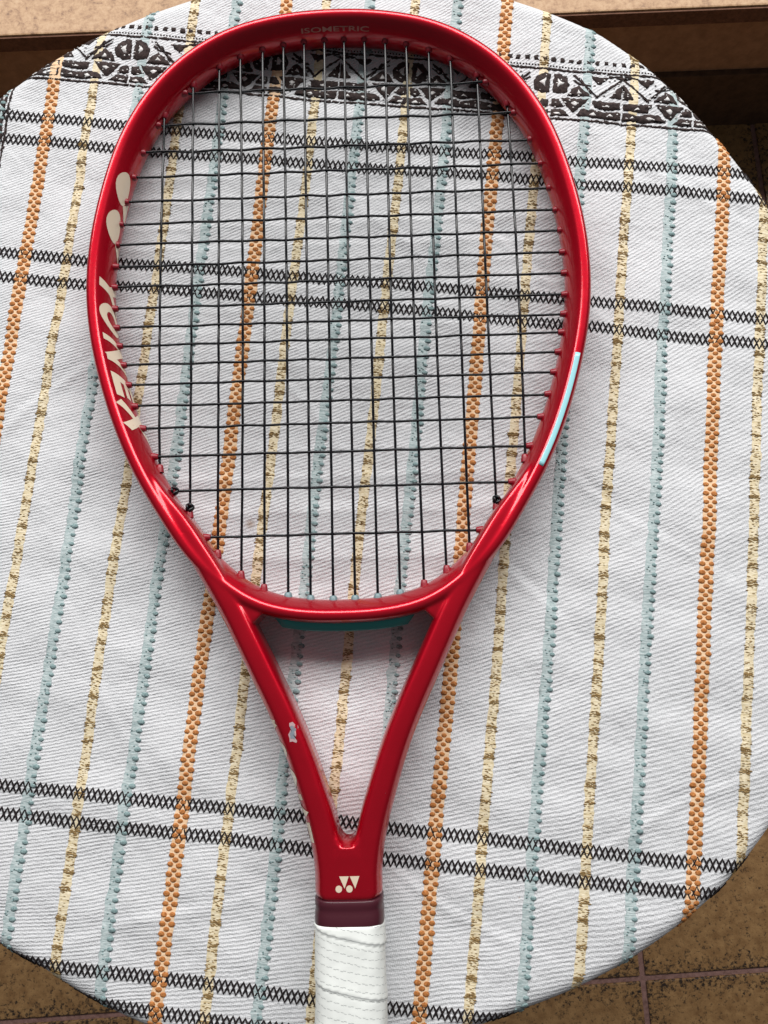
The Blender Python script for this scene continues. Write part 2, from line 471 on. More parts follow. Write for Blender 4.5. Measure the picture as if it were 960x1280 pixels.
PER = 125.25
OR0 = -98.2
kv, kf = knot_tmpl(1.74, 1.36, 0.62)
nv, nf = knot_tmpl(1.75, 1.22, 0.70)
tv8, tf8 = knot_tmpl(0.55, 0.42, 0.5, 6)
for kx in range(-2, 4):
    uo = OR0 + kx * PER
    if uo < UA or uo > UB: continue
    a = Acc(); strip(a, uo, 6.4, 0.30, kx)
    st = a.build('orange_stripe', M['peach'])
    a = Acc(); vs = np.arange(VA + 3, VB - 3, 4.55)
    for col, ph in ((-2.15, 0), (0.0, 2.27), (2.15, 0)):
        vj = vs + ph + rng.normal(0, .12, len(vs))
        uj = uo + wob(vj, kx) + col + rng.normal(0, .12, len(vs))
        a.many(kv, kf, np.stack([uj, vj, np.full(len(vs), .12)], -1), rng.uniform(.88, 1.1, len(vs)))
    a.build('orange_knots', M['orange'], parent=st, kind='stuff')
for kx in range(-3, 4):
    for off in (48.5, 97.6):
        uo = OR0 + kx * PER + off
        if uo < UA or uo > UB: continue
        sd = kx * 3 + off
        a = Acc(); strip(a, uo - 0.9, 5.0, 0.22, sd, jag=0.35)
        st = a.build('teal_stripe', M['paleteal'])
        a = Acc(); vs = np.arange(VA + 3, VB - 3, 4.5)
        vj = vs + rng.normal(0, .2, len(vs)); uj = uo + wob(vj, sd) + 1.15 + rng.normal(0, .15, len(vs))
        a.many(nv, nf, np.stack([uj, vj, np.full(len(vs), .05)], -1), rng.uniform(.8, 1.12, len(vs)))
        vs = np.arange(VA, VB, 1.15)
        for rep in range(2):                       # fine floats beside the nubs
            keep = rng.random(len(vs)) < 0.22
            vj = vs[keep] + rng.normal(0, .3, keep.sum())
            uj = uo + wob(vj, sd) - 1.0 + rng.uniform(-2.0, 1.3, keep.sum())
            a.many(tv8, tf8, np.stack([uj, vj, np.full(len(vj), .12)], -1))
        a.build('teal_nubs', M['teal'], parent=st, kind='stuff')
    for off in (22.8, 73.4):
        uo = OR0 + kx * PER + off
        if uo < UA or uo > UB: continue
        sd = kx * 5 + off
        a = Acc(); strip(a, uo, 4.9, 0.20, sd, jag=0.25)
        st = a.build('gold_stripe', M['gold'])
        a = Acc()
        v = VA + 5 + rng.uniform(0, 6)
        bars = []
        while v < VB - 5:
            bars.append(v); v += rng.uniform(8.0, 14.5)
        bars = np.array(bars); bstr = rng.uniform(0.6, 1.4, len(bars))
        bv, bf = knot_tmpl(0.95, 0.34, 0.30, 6)
        vs = np.arange(VA, VB, 0.92)
        prox = np.exp(-((vs[:, None] - bars[None]) / 1.15) ** 2) @ bstr
        for ci, cu_ in enumerate((-1.9, -0.95, 0.0, 0.95, 1.9)):
            keep = rng.random(len(vs)) < 0.30 + 0.75 * prox
            vj = vs[keep] + (0.46 if ci % 2 else 0) + rng.normal(0, .10, keep.sum())
            uj = uo + wob(vj, sd) + cu_ + rng.normal(0, .22, keep.sum())
            a.many(bv, bf, np.stack([uj, vj, np.full(len(vj), .14)], -1), rng.uniform(.55, 1.05, len(vj)) * (1 + 0.35 * prox[keep]))
        a.build('bronze_bars', M['golddark'], parent=st, kind='stuff')

# black lattice rows: two zigzag threads crossing
def ribbon(acc, pts, w, h):
    """flat-topped thread along pts (u, v)"""
    pts = np.asarray(pts, float); n = len(pts)
    tg = np.gradient(pts, axis=0); tg /= np.linalg.norm(tg, axis=1)[:, None] + 1e-9
    nr = np.stack([-tg[:, 1], tg[:, 0]], -1)
    rows = [(-w / 2, 0.03), (-w * 0.3, h * 0.85), (0, h), (w * 0.3, h * 0.85), (w / 2, 0.03)]
    V = np.concatenate([np.concatenate([pts + nr * d, np.full((n, 1), hh)], 1) for d, hh in rows])
    F = []
    for c_ in range(4):
        for i in range(n - 1):
            F.append((c_ * n + i, (c_ + 1) * n + i, (c_ + 1) * n + i + 1, c_ * n + i + 1))
    acc.add(V, F)
for ri, vr in enumerate((262.6, 249.1, 182.5, 168.7, -96.3, -110.4, -177.0, -191.8)):
    a = Acc()
    vr0 = vr
    us = np.arange(UA, UB, 1.475)
    idx = np.arange(len(us))
    vw = 0.9 * np.sin(us / 70.0 + ri * 0.7) + 0.3 * np.sin(us / 19.0 + ri)
    for sgn, hh in ((1, 0.50), (-1, 0.62)):
        # triangle wave with four samples a period
        tri = np.array([0, 1, 0, -1])[idx % 4] * 3.05 * sgn
        pts = np.stack([us + rng.normal(0, .06, len(us)), vr0 + vw + tri + rng.normal(0, .10, len(us))], -1)
        # widen the corners so each stitch keeps its point
        sub = np.concatenate([pts[:-1, None], pts[:-1, None] * .5 + pts[1:, None] * .5], 1).reshape(-1, 2)
        ribbon(a, sub, 0.98, hh)
    a.build('black_lattice_row', M['blackyarn'], kind='stuff')

# ornamental border band
def poly_patch(acc, poly, h):
    poly = np.asarray(poly, float)
    # fan around the centroid with a sunk rim so that every patch has an edge
    c = poly.mean(0); n = len(poly)
    V = [(*p, 0.03) for p in poly] + [(*(c + (p - c) * 0.93), h) for p in poly] + [(*c, h)]
    F = [(i, (i + 1) % n, n + (i + 1) % n, n + i) for i in range(n)] + [(n + i, n + (i + 1) % n, 2 * n) for i in range(n)]
    acc.add(V, F)
def jag(poly, step=1.1, amp=0.27):
    out = []
    n = len(poly)
    for i in range(n):
        p, q_ = np.array(poly[i], float), np.array(poly[(i + 1) % n], float)
        m = max(1, int(np.linalg.norm(q_ - p) / step))
        for j in range(m):
            out.append(p + (q_ - p) * j / m + rng.normal(0, amp, 2))
    return out
half_dark = [
    [(0.8, 16.2), (0.8, 28), (4, 28.4), (8, 26.2), (10, 22), (9, 17.2), (5, 15.6)],
    [(8.6, 14.6), (11.5, 19), (15, 21.6), (18.5, 18.6), (22.5, 14.6)],
    [(5.4, 13.2), (21, 13.2), (17, 8.5), (12.5, 4.2), (9, 8.5)],
    [(22.8, 12.6), (38.7, 12.6), (38.7, 9.0), (30, 7.6), (24, 8.4)],
    [(14.5, 3.2), (17.5, 6.8), (24, 7.2), (30, 6.2), (38.7, 7.4), (38.7, 2.6), (28, 2.2)],
    [(0.6, 12.4), (4.6, 12.4), (7.4, 8.2), (3.6, 7.2), (0.6, 8.2)],
    [(0.6, 6.0), (7.0, 6.6), (11, 2.6), (0.6, 2.2)],
    [(32.6, 15), (36, 20.5), (38.9, 24.5), (38.9, 15)],
    [(21.5, 27.8), (31.5, 27.8), (29, 25), (26.0, 22.6), (23.4, 25.2)],
    [(34.5, 28.2), (38.9, 28.2), (38.9, 26.6)],
]
half_line = [[(12, 28), (26.5, 14.2)], [(31, 28), (38.9, 29.2)], [(24.5, 14), (38.9, 27)], [(11.8, 25), (15.5, 22.6), (22, 21.4)], [(16, 26), (22, 17)]]
half_white = [
    [(3.4, 19.2), (3.4, 25.2), (6.8, 22)],
    [(13.6, 16.2), (15, 18.6), (16.8, 16.2)],
    [(11.4, 10.2), (13.2, 8.0), (15, 10.2), (13.2, 11.2)],
    [(29, 9.4), (30.8, 10.6), (32.5, 9.2)],
    [(22, 4.2), (23.6, 5.6), (25.6, 4.4), (23.8, 3.4)],
    [(31.5, 4.4), (33, 5.4), (34.8, 4.2)],
    [(2.0, 4.0), (4.8, 4.4), (6, 3.5), (3, 3.1)],
]
def band(name, axis, base, centre0, period, lo, hi, flip):
    """axis 'u': the band runs along u, its pattern grows with v from base"""
    dark, white = Acc(), Acc()
    def put(acc, poly, h, j=True):
        poly = jag(poly) if j else poly
        pts = np.array([(x, y) for x, y in poly])
        if pts[:, 0].min() < lo or pts[:, 0].max() > hi: return
        if axis == 'u': pts = np.stack([pts[:, 0], base + pts[:, 1] * flip], -1)
        else: pts = np.stack([base + pts[:, 1] * flip, pts[:, 0]], -1)
        poly_patch(acc, pts, h)
    n0 = int(math.floor((lo - centre0) / period)) - 1; n1 = int(math.ceil((hi - centre0) / period)) + 1
    for k_ in range(n0, n1 + 1):
        c0 = centre0 + k_ * period
        for sg in (1, -1):
            for pl in half_dark: put(dark, [(c0 + sg * x * 1.01, y) for x, y in pl], 0.46)
            for pl in half_white: put(white, [(c0 + sg * x * 1.01, y) for x, y in pl], 0.58)
            for ln in half_line:
                for (xa, ya), (xb, yb) in zip(ln[:-1], ln[1:]):
                    d = np.array([xb - xa, yb - ya]); d = d / np.linalg.norm(d); nn = np.array([-d[1], d[0]]) * 0.42
                    put(dark, [(c0 + sg * (xa + nn[0]), ya + nn[1]), (c0 + sg * (xb + nn[0]), yb + nn[1]), (c0 + sg * (xb - nn[0]), yb - nn[1]), (c0 + sg * (xa - nn[0]), ya - nn[1])], 0.48)
    x = lo
    while x < hi - 5:                       # stray white picks between the dark floats
        for _ in range(3):
            yy = rng.choice([rng.uniform(2.5, 12.5), rng.uniform(14.5, 28.0)]); ww_ = rng.uniform(0.5, 1.5)
            put(white, [(x, yy), (x + ww_, yy + rng.uniform(-.3, .3)), (x + ww_ * .7, yy + rng.uniform(.4, .8)), (x, yy + .5)], 0.60, False)
        x += rng.uniform(2.2, 3.4)
    x = lo
    while x < hi - 5:                       # frame lines, fine dots and blocks
        L = rng.uniform(3.0, 5.0)
        put(dark, [(x, 0.0), (x + L, 0.0), (x + L, 1.15), (x, 1.15)], 0.36)
        put(dark, [(x, 29.9), (x + L, 29.9), (x + L, 31.0), (x, 31.0)], 0.36)
        x += L - 0.2
    x = lo
    while x < hi - 5:
        put(dark, [(x, 32.1), (x + 0.9, 32.1), (x + 0.9, 32.8), (x, 32.8)], 0.25, False); x += 1.7
    x = lo + 1
    while x < hi - 5:
        w_ = rng.uniform(2.2, 2.9)
        put(dark, [(x, 35.4), (x + w_, 35.4), (x + w_, 37.6), (x, 37.6)], 0.36); x += 4.9
    d = dark.build(name, M['bandyarn'], kind='stuff')
    white.build('white_eyelets', M['whiteyarn'], parent=d, kind='stuff')
band('ornamental_band', 'u', 286.6, 55.2, 79.0, UA + 20, UB - 20, 1)
band('ornamental_band', 'v', -246.0, 40.0, 79.0, VA + 20, 285.0, -1)

# ------------------------------------------------------------------ racket
racket = empty('tennis_racket', (-26.9 * MM, 0, 14.15 * MM))
racket.rotation_euler = (R(-0.37), 0, R(1.55))
tag(racket, 'red tennis racket with black strings and white grip lying on the tablecloth', 'racket')

def crom(pts, n, closed=True):
    pts = np.asarray(pts, float); m = len(pts); out = []
    segs = m if closed else m - 1
    per = max(2, int(math.ceil(n / segs)))
    for i in range(segs):
        if closed: p0, p1, p2, p3 = pts[i - 1], pts[i], pts[(i + 1) % m], pts[(i + 2) % m]
        else: p0, p1, p2, p3 = pts[max(i - 1, 0)], pts[i], pts[i + 1], pts[min(i + 2, m - 1)]
        for j in range(per):
            t = j / per
            out.append(0.5 * ((2 * p1) + (-p0 + p2) * t + (2 * p0 - 5 * p1 + 4 * p2 - p3) * t * t + (-p0 + 3 * p1 - 3 * p2 + p3) * t ** 3))
    if not closed: out.append(pts[-1])
    return np.array(out)
def resample(pts, n, closed=True):
    p = np.vstack([pts, pts[:1]]) if closed else pts
    d = np.r_[0, np.cumsum(np.linalg.norm(np.diff(p, axis=0), axis=1))]
    t = np.linspace(0, d[-1], n, endpoint=not closed)
    return np.stack([np.interp(t, d, p[:, i]) for i in range(p.shape[1])], -1)

outer_half = [(0, 334.9), (22, 333.8), (43, 330), (57.5, 325), (69, 319), (81.5, 310), (91.9, 300), (100, 290), (106.5, 280), (114, 265), (119.3, 250), (123.3, 235), (126.5, 220), (128.8, 205), (130, 190), (130.1, 175), (128.9, 160), (126.4, 145), (122.8, 130), (118.4, 115), (113, 100), (106.6, 85), (98.7, 70)]
inner_half = [(78.0, 58.0), (71.0, 47.4), (62, 37), (51, 27), (39.4, 20.0), (28.2, 16.6), (15, 14.7), (0, 14.3)]
def normals(p, closed=False):
    t = np.gradient(p, axis=0) if not closed else (np.roll(p, -1, 0) - np.roll(p, 1, 0))
    t /= np.linalg.norm(t, axis=1)[:, None]
    return np.stack([-t[:, 1], t[:, 0]], -1), t
oh = np.array(outer_half, float); oh[:, 1] -= 2.6 * np.clip((oh[:, 1] - 200) / 130, 0, 1)
n_, _ = normals(oh); n_[0] = (0, 1)
n_ = np.where(((oh - [0, 175]) * n_).sum(1)[:, None] > 0, n_, -n_)
c_up = oh - n_ * 5.9
ih = np.array(inner_half); n_, _ = normals(ih); n_[-1] = (0, -1)
n_ = np.where(((ih - [0, 175]) * n_).sum(1)[:, None] > 0, n_, -n_)
c_lo = ih + n_ * 5.4
half = np.vstack([c_up, c_lo])
full = np.vstack([half, (half * [-1, 1])[-2:0:-1]])      # clockwise from the top, right side first
CL = resample(crom(full, 400), 420)
for _ in range(10):
    CL = 0.5 * CL + 0.25 * (np.roll(CL, 1, 0) + np.roll(CL, -1, 0))
NL, TL = normals(CL, True)
NL = np.where(((CL - [0, 175]) * NL).sum(1)[:, None] > 0, NL, -NL)   # outward

sec = crom([(5.9, -2.5), (5.9, 3.0), (5.6, 7.4), (4.6, 10.2), (2.8, 11.3), (0.8, 11.1), (-0.7, 10.0), (-3.0, 6.9), (-4.8, 3.6), (-5.7, 0.4), (-5.9, -2.0), (-5.6, -5.0), (-4.2, -8.6), (-1.9, -10.9), (1.2, -11.3), (3.8, -10.0), (5.4, -6.6)], 48)
def loft(centres, normals_, secs, closed):
    n = len(centres); m = len(secs[0]); V = []
    for c, nn, s in zip(centres, normals_, secs):
        for r, z in s: V.append((c[0] + nn[0] * r, c[1] + nn[1] * r, (c[2] if len(c) > 2 else 0) + z))
    F = []
    for i in range(n if closed else n - 1):
        for j in range(m):
            a_, b_ = i * m + j, i * m + (j + 1) % m; c2 = ((i + 1) % n) * m
            F.append((a_, b_, c2 + (j + 1) % m, c2 + j))
    if not closed:
        F.append(tuple(range(m))[::-1]); F.append(tuple((n - 1) * m + j for j in range(m)))
    return V, F
def superell(w, h, p, n=40):
    out = []
    for i in range(n):
        a = 2 * math.pi * i / n; c, s = math.cos(a), math.sin(a)
        out.append((w / 2 * math.copysign(abs(c) ** (2 / p), c), h / 2 * math.copysign(abs(s) ** (2 / p), s)))
    return out
FV, FF = [], []
def addp(V, F):
    o = len(FV); FV.extend(V); FF.extend([[i + o for i in f] for f in F])
addp(*loft(CL, NL, [sec] * len(CL), True))
# throat arms
arm_pts = np.array([(101.0, 84), (91.2, 68.5), (81.5, 55.5), (71.3, 40.0), (62.2, 25.2), (53.6, 10), (46.2, -5), (39.0, -20), (32.2, -34), (25.6, -49), (20.4, -63), (16.2, -76), (12.6, -88), (10.0, -100), (8.7, -110), (8.5, -120)])
arm_w = np.array([8, 10, 11.5, 12.4, 12.9, 13.2, 13.3, 13.3, 13.3, 13.4, 13.6, 13.8, 14.0, 14.0, 14.2, 14.4])
arm_h = np.array([16, 19, 20.5, 21.5, 22.2, 22.6, 22.8, 23, 23.2, 23.4, 23.6, 24, 24.0, 24.2, 24.4, 24.4])
A4 = resample(crom(np.c_[arm_pts, arm_w, arm_h], 90, False), 110, False)
ARM = {}
def armsec(w, h):
    a, b = w / 2, h / 2                     # + side is the outer one, with a broad chamfer
    up = [(1.0, 0.22), (0.975, 0.42), (0.76, 0.76), (0.50, 0.95), (0.22, 1.0), (-0.35, 1.0), (-0.68, 0.95), (-0.90, 0.76), (-1.0, 0.45), (-1.0, 0.2)]
    pts = [(a * x, b * y) for x, y in up] + [(a * x, -b * y) for x, y in up[::-1]]
    return crom(pts, 60)
for sgn in (1, -1):
    c = A4[:, :2] * [sgn, 1]
    nn, _ = normals(c)
    nn = np.where(nn[:, :1] * sgn > 0, nn, -nn)
    ARM[sgn] = (c, nn)
    addp(*loft(c, nn, [armsec(w, h) for w, h in A4[:, 2:]], False))
# shaft block under the fork: a flat-topped bar with broad chamfers
def shaftsec(w, h):
    a, b = w / 2, h / 2
    q4 = [(1.0, 0.22), (0.985, 0.42), (0.86, 0.76), (0.74, 0.95), (0.60, 1.0), (0.3, 1.0)]
    up = [(a * x, b * y) for x, y in q4]
    half = [(x, -y) for x, y in up[::-1]] + up
    return crom(half + [(-x, -y) for x, y in half], 60)
ys = np.linspace(-99, -129, 48)
ctr = np.stack([np.zeros(48), ys], -1); nn = np.tile([1.0, 0.0], (48, 1))
wid = np.interp(-ys, [95, 103, 110, 121.3, 122.4, 129], [6, 18, 30.2, 30.8, 27.0, 27.0])
hgt_ = np.interp(-ys, [99, 103, 121.3, 122.4, 129], [23.6, 24.2, 24.5, 21.0, 21.0])
addp(*loft(ctr, nn, [shaftsec(w, h) for w, h in zip(wid, hgt_)], False))
# rounded bottom of the fork
xs = np.linspace(-4.8, 4.8, 25)
fy = -97.0 + 0.12 * xs ** 2 + 0.006 * xs ** 4; by = np.full(25, -112.0)
addp(*loft(np.stack([xs, (fy + by) / 2], -1), np.tile([0.0, 1.0], (25, 1)), [superell(w, 24.0, 3.4) for w in fy - by], False))
# small webs where the arms leave the hoop
for sgn in (1, -1):
    web = np.array([(66 * sgn, 33.5), (58 * sgn, 24), (50 * sgn, 15.5), (41.0 * sgn, 6.5)])
    c = resample(crom(web, 20, False), 24, False); nn, _ = normals(c)
    ww = np.interp(np.arange(24), [0, 12, 20, 23], [6, 16, 19, 15])
    addp(*loft(c, nn, [superell(w, 19.5, 2.4) for w in ww], False))
tmp = mesh_obj('frame_raw', FV, FF, None)
md = tmp.modifiers.new('r', 'REMESH'); md.mode = 'VOXEL'; md.voxel_size = 0.00062; md.use_smooth_shade = True
ms = tmp.modifiers.new('s', 'SMOOTH'); ms.factor = 0.5; ms.iterations = 9
dg = bpy.context.evaluated_depsgraph_get()
fme = bpy.data.meshes.new_from_object(tmp.evaluated_get(dg))
bpy.data.objects.remove(tmp)
fme.name = 'frame'
fme.materials.clear(); fme.materials.append(M['red'])
fme.polygons.foreach_set("use_smooth", [True] * len(fme.polygons))
frame = link_mesh('frame', fme, racket)
frame['label'] = 'glossy red hoop and forked throat'
nv_ = len(fme.vertices); cc = np.empty(nv_ * 3); fme.vertices.foreach_get('co', cc)
BV = BVHTree.FromPolygons([tuple(p) for p in cc.reshape(-1, 3)], [tuple(p.vertices) for p in fme.polygons])

def hit(orig, dirn, off=0.12, default=None):
    loc, nrm, i, d = BV.ray_cast(Vector(orig) * MM, Vector(dirn).normalized(), 0.08)
    if loc is None: return default
    if nrm.dot(Vector(dirn)) > 0: nrm = -nrm
    return np.array((loc + nrm * off * MM) / MM)

SL = np.r_[0, np.cumsum(np.linalg.norm(np.diff(np.vstack([CL, CL[:1]]), axis=0), axis=1))]
LEN = SL[-1]
def hoop(s):
    s = s % LEN
    CLx = np.vstack([CL, CL[:1]]); NLx = np.vstack([NL, NL[:1]])
    c = np.array([np.interp(s, SL, CLx[:, 0]), np.interp(s, SL, CLx[:, 1])])
    n = np.array([np.interp(s, SL, NLx[:, 0]), np.interp(s, SL, NLx[:, 1])])
    return c, n / np.linalg.norm(n)
def on_hoop(s, beta, off=0.12):
    """point on the hoop skin; beta 0 faces the strings, 90 the sky, 180 outward"""
    c, n = hoop(s); b = R(beta)
    d = np.array([-n[0] * math.cos(b), -n[1] * math.cos(b), math.sin(b)])
    o = np.array([c[0], c[1], 0]) + d * 16
    p = hit(o, -d, off)
    return p if p is not None else np.array([c[0], c[1], 0]) + d * 8
def s_of(x, y):
    return SL[np.argmin(((CL - [x, y]) ** 2).sum(1))]

def quad_strip(name, s0, s1, ds, betas, off, mat, parent, ends=True):
    ss = np.linspace(s0, s1, max(3, int(abs(s1 - s0) / ds))); n = len(ss); m = len(betas)
    V = [on_hoop(s, b, off if 0 < j < m - 1 else -0.15) for s in ss for j, b in enumerate(betas)]
    F = [(i * m + j, i * m + j + 1, (i + 1) * m + j + 1, (i + 1) * m + j) for i in range(n - 1) for j in range(m - 1)]
    F.append(list(range(m))[::-1]); F.append([(n - 1) * m + j for j in range(m)])
    return mesh_obj(name, V, F, mat, parent)

# bumper guard round the tip, grommet strip round the inside
sb = s_of(126, 222)
quad_strip('bumper_guard', -sb, sb, 2.2, [146, 150, 160, 175, 190, 210, 222, 226], 0.60, M['bumper'], frame)
# pale cyan accent on the right side
quad_strip('cyan_accent', s_of(118.5, 134), s_of(96.5, 79), 2.0, [93, 94.5, 96.5, 99, 101.5, 104, 106, 107.5], 0.22, M['sky'], frame)['label'] = 'pale cyan stripe on the crest'

# lettering ---------------------------------------------------------------
def stroke(p, q_, w):
    p, q_ = np.array(p, float), np.array(q_, float); d = (q_ - p) / np.linalg.norm(q_ - p); n = np.array([-d[1], d[0]]) * w / 2
    return [p + n, q_ + n, q_ - n, p - n]
def sub_quad(qd, nu=8, nv=4):
    a, b, c, d = [np.array(x, float) for x in qd]
    P = [(a * (1 - i / nu) + b * i / nu) * (1 - j / nv) + (d * (1 - i / nu) + c * i / nu) * j / nv for j in range(nv + 1) for i in range(nu + 1)]
    F = [(j * (nu + 1) + i, j * (nu + 1) + i + 1, (j + 1) * (nu + 1) + i + 1, (j + 1) * (nu + 1) + i) for j in range(nv) for i in range(nu)]
    return P, F
def ring(cx, cy, rx, ry, w, n=28, a0=0, a1=360):
    P, F = [], []
    for i in range(n + 1):
        a = R(a0 + (a1 - a0) * i / n)
        for k_ in (0, 0.5, 1):
            P.append((cx + (rx - w * k_) * math.cos(a), cy + (ry - w * k_ * 0.9) * math.sin(a)))
    for i in range(n):
        for k_ in range(2): F.append((i * 3 + k_, i * 3 + k_ + 1, (i + 1) * 3 + k_ + 1, (i + 1) * 3 + k_))
    return P, F
def disc(cx, cy, rx, ry, n=24):
    P = [(cx, cy)]; F = []
    for f in (0.5, 1):
        for i in range(n):
            a = 2 * math.pi * i / n; P.append((cx + rx * f * math.cos(a), cy + ry * f * math.sin(a)))
    for i in range(n):
        F.append((0, 1 + i, 1 + (i + 1) % n)); F.append((1 + i, 1 + n + i, 1 + n + (i + 1) % n, 1 + (i + 1) % n))
    return P, F
def tri(a, b, c, n=4):
    a, b, c = map(lambda x: np.array(x, float), (a, b, c)); P, ix = [], {}
    for i in range(n + 1):
        for j in range(n + 1 - i):
            ix[i, j] = len(P); P.append(a + (b - a) * i / n + (c - a) * j / n)
    F = []
    for i in range(n):
        for j in range(n - i):
            F.append((ix[i, j], ix[i + 1, j], ix[i, j + 1]))
            if i + j < n - 1: F.append((ix[i + 1, j], ix[i + 1, j + 1], ix[i, j + 1]))
    return P, F
# glyphs in a unit box: x reading direction, y up
def glyph(ch):
    W = 0.26
    if ch == 'Y': return [sub_quad(stroke((.5, 0), (.5, .52), W)), sub_quad(stroke((.5, .45), (.08, 1), W)), sub_quad(stroke((.5, .45), (.92, 1), W))]
    if ch == 'O': return [ring(.5, .5, .52, .52, .27)]
    if ch == 'N': return [sub_quad(stroke((.13, 0), (.12, 1), .22)), sub_quad(stroke((.88, 0), (.88, 1), .22)), sub_quad(stroke((.13, .95), (.87, .05), .26))]
    if ch == 'E': return [sub_quad(stroke((.13, 0), (.13, 1), .26)), sub_quad(stroke((.0, .12), (.86, .12), .24)), sub_quad(stroke((.0, .5), (.76, .5), .22)), sub_quad(stroke((.0, .88), (.86, .88), .24))]
    if ch == 'X': return [sub_quad(stroke((.08, 0), (.92, 1), .24)), sub_quad(stroke((.92, 0), (.08, 1), .24))]
    if ch == 'V': return [sub_quad(stroke((.5, .02), (.08, 1), .26)), sub_quad(stroke((.5, .02), (.92, 1), .26))]
    if ch == 'C': return [ring(.5, .5, .5, .5, .25, 24, 50, 310)]
    if ch == 'R': return [sub_quad(stroke((.13, 0), (.13, 1), .26)), ring(.42, .72, .42, .30, .22, 20, -90, 90), sub_quad(stroke((.1, .9), (.45, .9), .2)), sub_quad(stroke((.1, .5), (.45, .5), .2)), sub_quad(stroke((.45, .48), (.88, 0), .26))]
def emit(pieces, mapper, name, mat, parent):
    V, F = [], []
    for i, (P_, Fc) in enumerate(pieces):
        o = len(V)
        V += [mapper(p[0], p[1], 0.10 + 0.025 * i) for p in P_]
        F += [[o + j for j in f] for f in Fc]
    return mesh_obj(name, V, F, mat, parent)
# brand word on the inner left of the hoop; its feet point at the crest
def s_left(y):                     # arc position on the left side at height y
    i = np.where((CL[:, 0] < 0) & (CL[:, 1] > 40))[0]
    return SL[i[np.argmin(abs(CL[i, 1] - y))]]
def hoop_map(y0, y1, b0=80.0, b1=-30.0, slant=0.0):
    sa_, sb_ = s_left(y0), s_left(y1)
    def f(x, y, off):
        return on_hoop(sa_ + (sb_ - sa_) * (x + slant * y), b0 + (b1 - b0) * y, off)
    return f
for ch, y0, y1 in (('Y', 190, 173.5), ('O', 173.0, 156.5), ('N', 153.0, 138.0), ('E', 132.5, 118.5), ('X', 117.5, 101.5)):
    emit(glyph(ch), hoop_map(y0, y1, slant=0.52), 'letter_' + ch.lower(), M['cream'], frame)['label'] = 'cream printed letter ' + ch
lg = [disc(.18, .36, .20, .37), tri((.22, 1.0), (.52, 1.0), (.36, .52)), disc(.69, .36, .20, .37), tri((.73, 1.0), (1.03, 1.0), (.87, .52))]
emit(lg, hoop_map(244.5, 202.5, 80, -30, 0.14), 'emblem', M['cream'], frame)['label'] = 'cream emblem of two discs and two triangles'

def text_mesh(body, size, offset=0.0):
    cu = bpy.data.curves.new('t', 'FONT'); cu.body = body; cu.size = size; cu.align_x = 'CENTER'; cu.offset = offset; cu.resolution_u = 3
    o = bpy.data.objects.new('t', cu); COL.objects.link(o)
    me = bpy.data.meshes.new_from_object(o.evaluated_get(bpy.context.evaluated_depsgraph_get()))
    P_ = [tuple(v.co[:2]) for v in me.vertices]; F_ = [list(p.vertices) for p in me.polygons]
    bpy.data.objects.remove(o); bpy.data.curves.remove(cu); bpy.data.meshes.remove(me)
    return P_, F_
# tip wording, letters upright towards the tip
P_, F_ = text_mesh('ISOMETRIC', 1.0, 0.012)
P_ = np.array(P_); P_[:, 0] /= (P_[:, 0].max() - P_[:, 0].min()); P_[:, 1] /= P_[:, 1].max()
mesh_obj('tip_lettering', [on_hoop(1.0 + x * 37.5, 47 + 19 * y, 0.16) for x, y in P_], F_, M['faint'], frame)['label'] = 'faint ISOMETRIC lettering inside the tip'
P_, F_ = text_mesh('®', 1.0)
P_ = np.array(P_); P_ -= P_.min(0); P_ /= P_.max(0)
mesh_obj('registered_mark', [on_hoop(s_left(101) + x * 2.6, 62 - 22 * y, 0.1) for x, y in P_], F_, M['faint'], frame)
# word along the outer side of the left arm
ac, an = ARM[-1]
AS = np.r_[0, np.cumsum(np.linalg.norm(np.diff(ac, axis=0), axis=1))]
def on_arm(s, beta, off):
    c = np.array([np.interp(s, AS, ac[:, 0]), np.interp(s, AS, ac[:, 1])]); n = np.array([np.interp(s, AS, an[:, 0]), np.interp(s, AS, an[:, 1])])
    n /= np.linalg.norm(n); b = R(beta)
    d = np.array([n[0] * math.cos(b), n[1] * math.cos(b), math.sin(b)])
    p = hit(np.array([c[0], c[1], 0]) + d * 18, -d, off)
    return p if p is not None else np.array([c[0], c[1], 0]) + d * 8
sA = AS[np.argmin(abs(ac[:, 1] + 37))]
for i, ch in enumerate('VCORE'):
    x0 = sA + i * 13.5
    emit(glyph(ch), lambda x, y, off, x0=x0: on_arm(x0 + x * 11.0, 67 - 84 * y, off + 0.05), 'letter_' + ch.lower(), M['cream'], frame)['label'] = 'cream letter on the outer side of the throat'
# emblem on the shaft
def down(x, y, off): 
    p = hit((x, y, 30), (0, 0, -1), off); return p if p is not None else np.array([x, y, 12.4])
em = [disc(.14, .20, .135, .22), tri((.18, .98), (.62, .98), (.40, .18)), disc(.58, .20, .135, .22), tri((.60, .98), (1.0, .98), (.80, .18))]
em[1] = tri((.16, .98), (.56, .98), (.38, .22)); em[3] = tri((.60, .98), (1.0, .98), (.82, .22))
emit(em, lambda x, y, off: down(-5.6 + x * 11.0, -118.2 + y * 7.0, off), 'emblem', M['cream'], frame)['label'] = 'small cream emblem on the shaft'
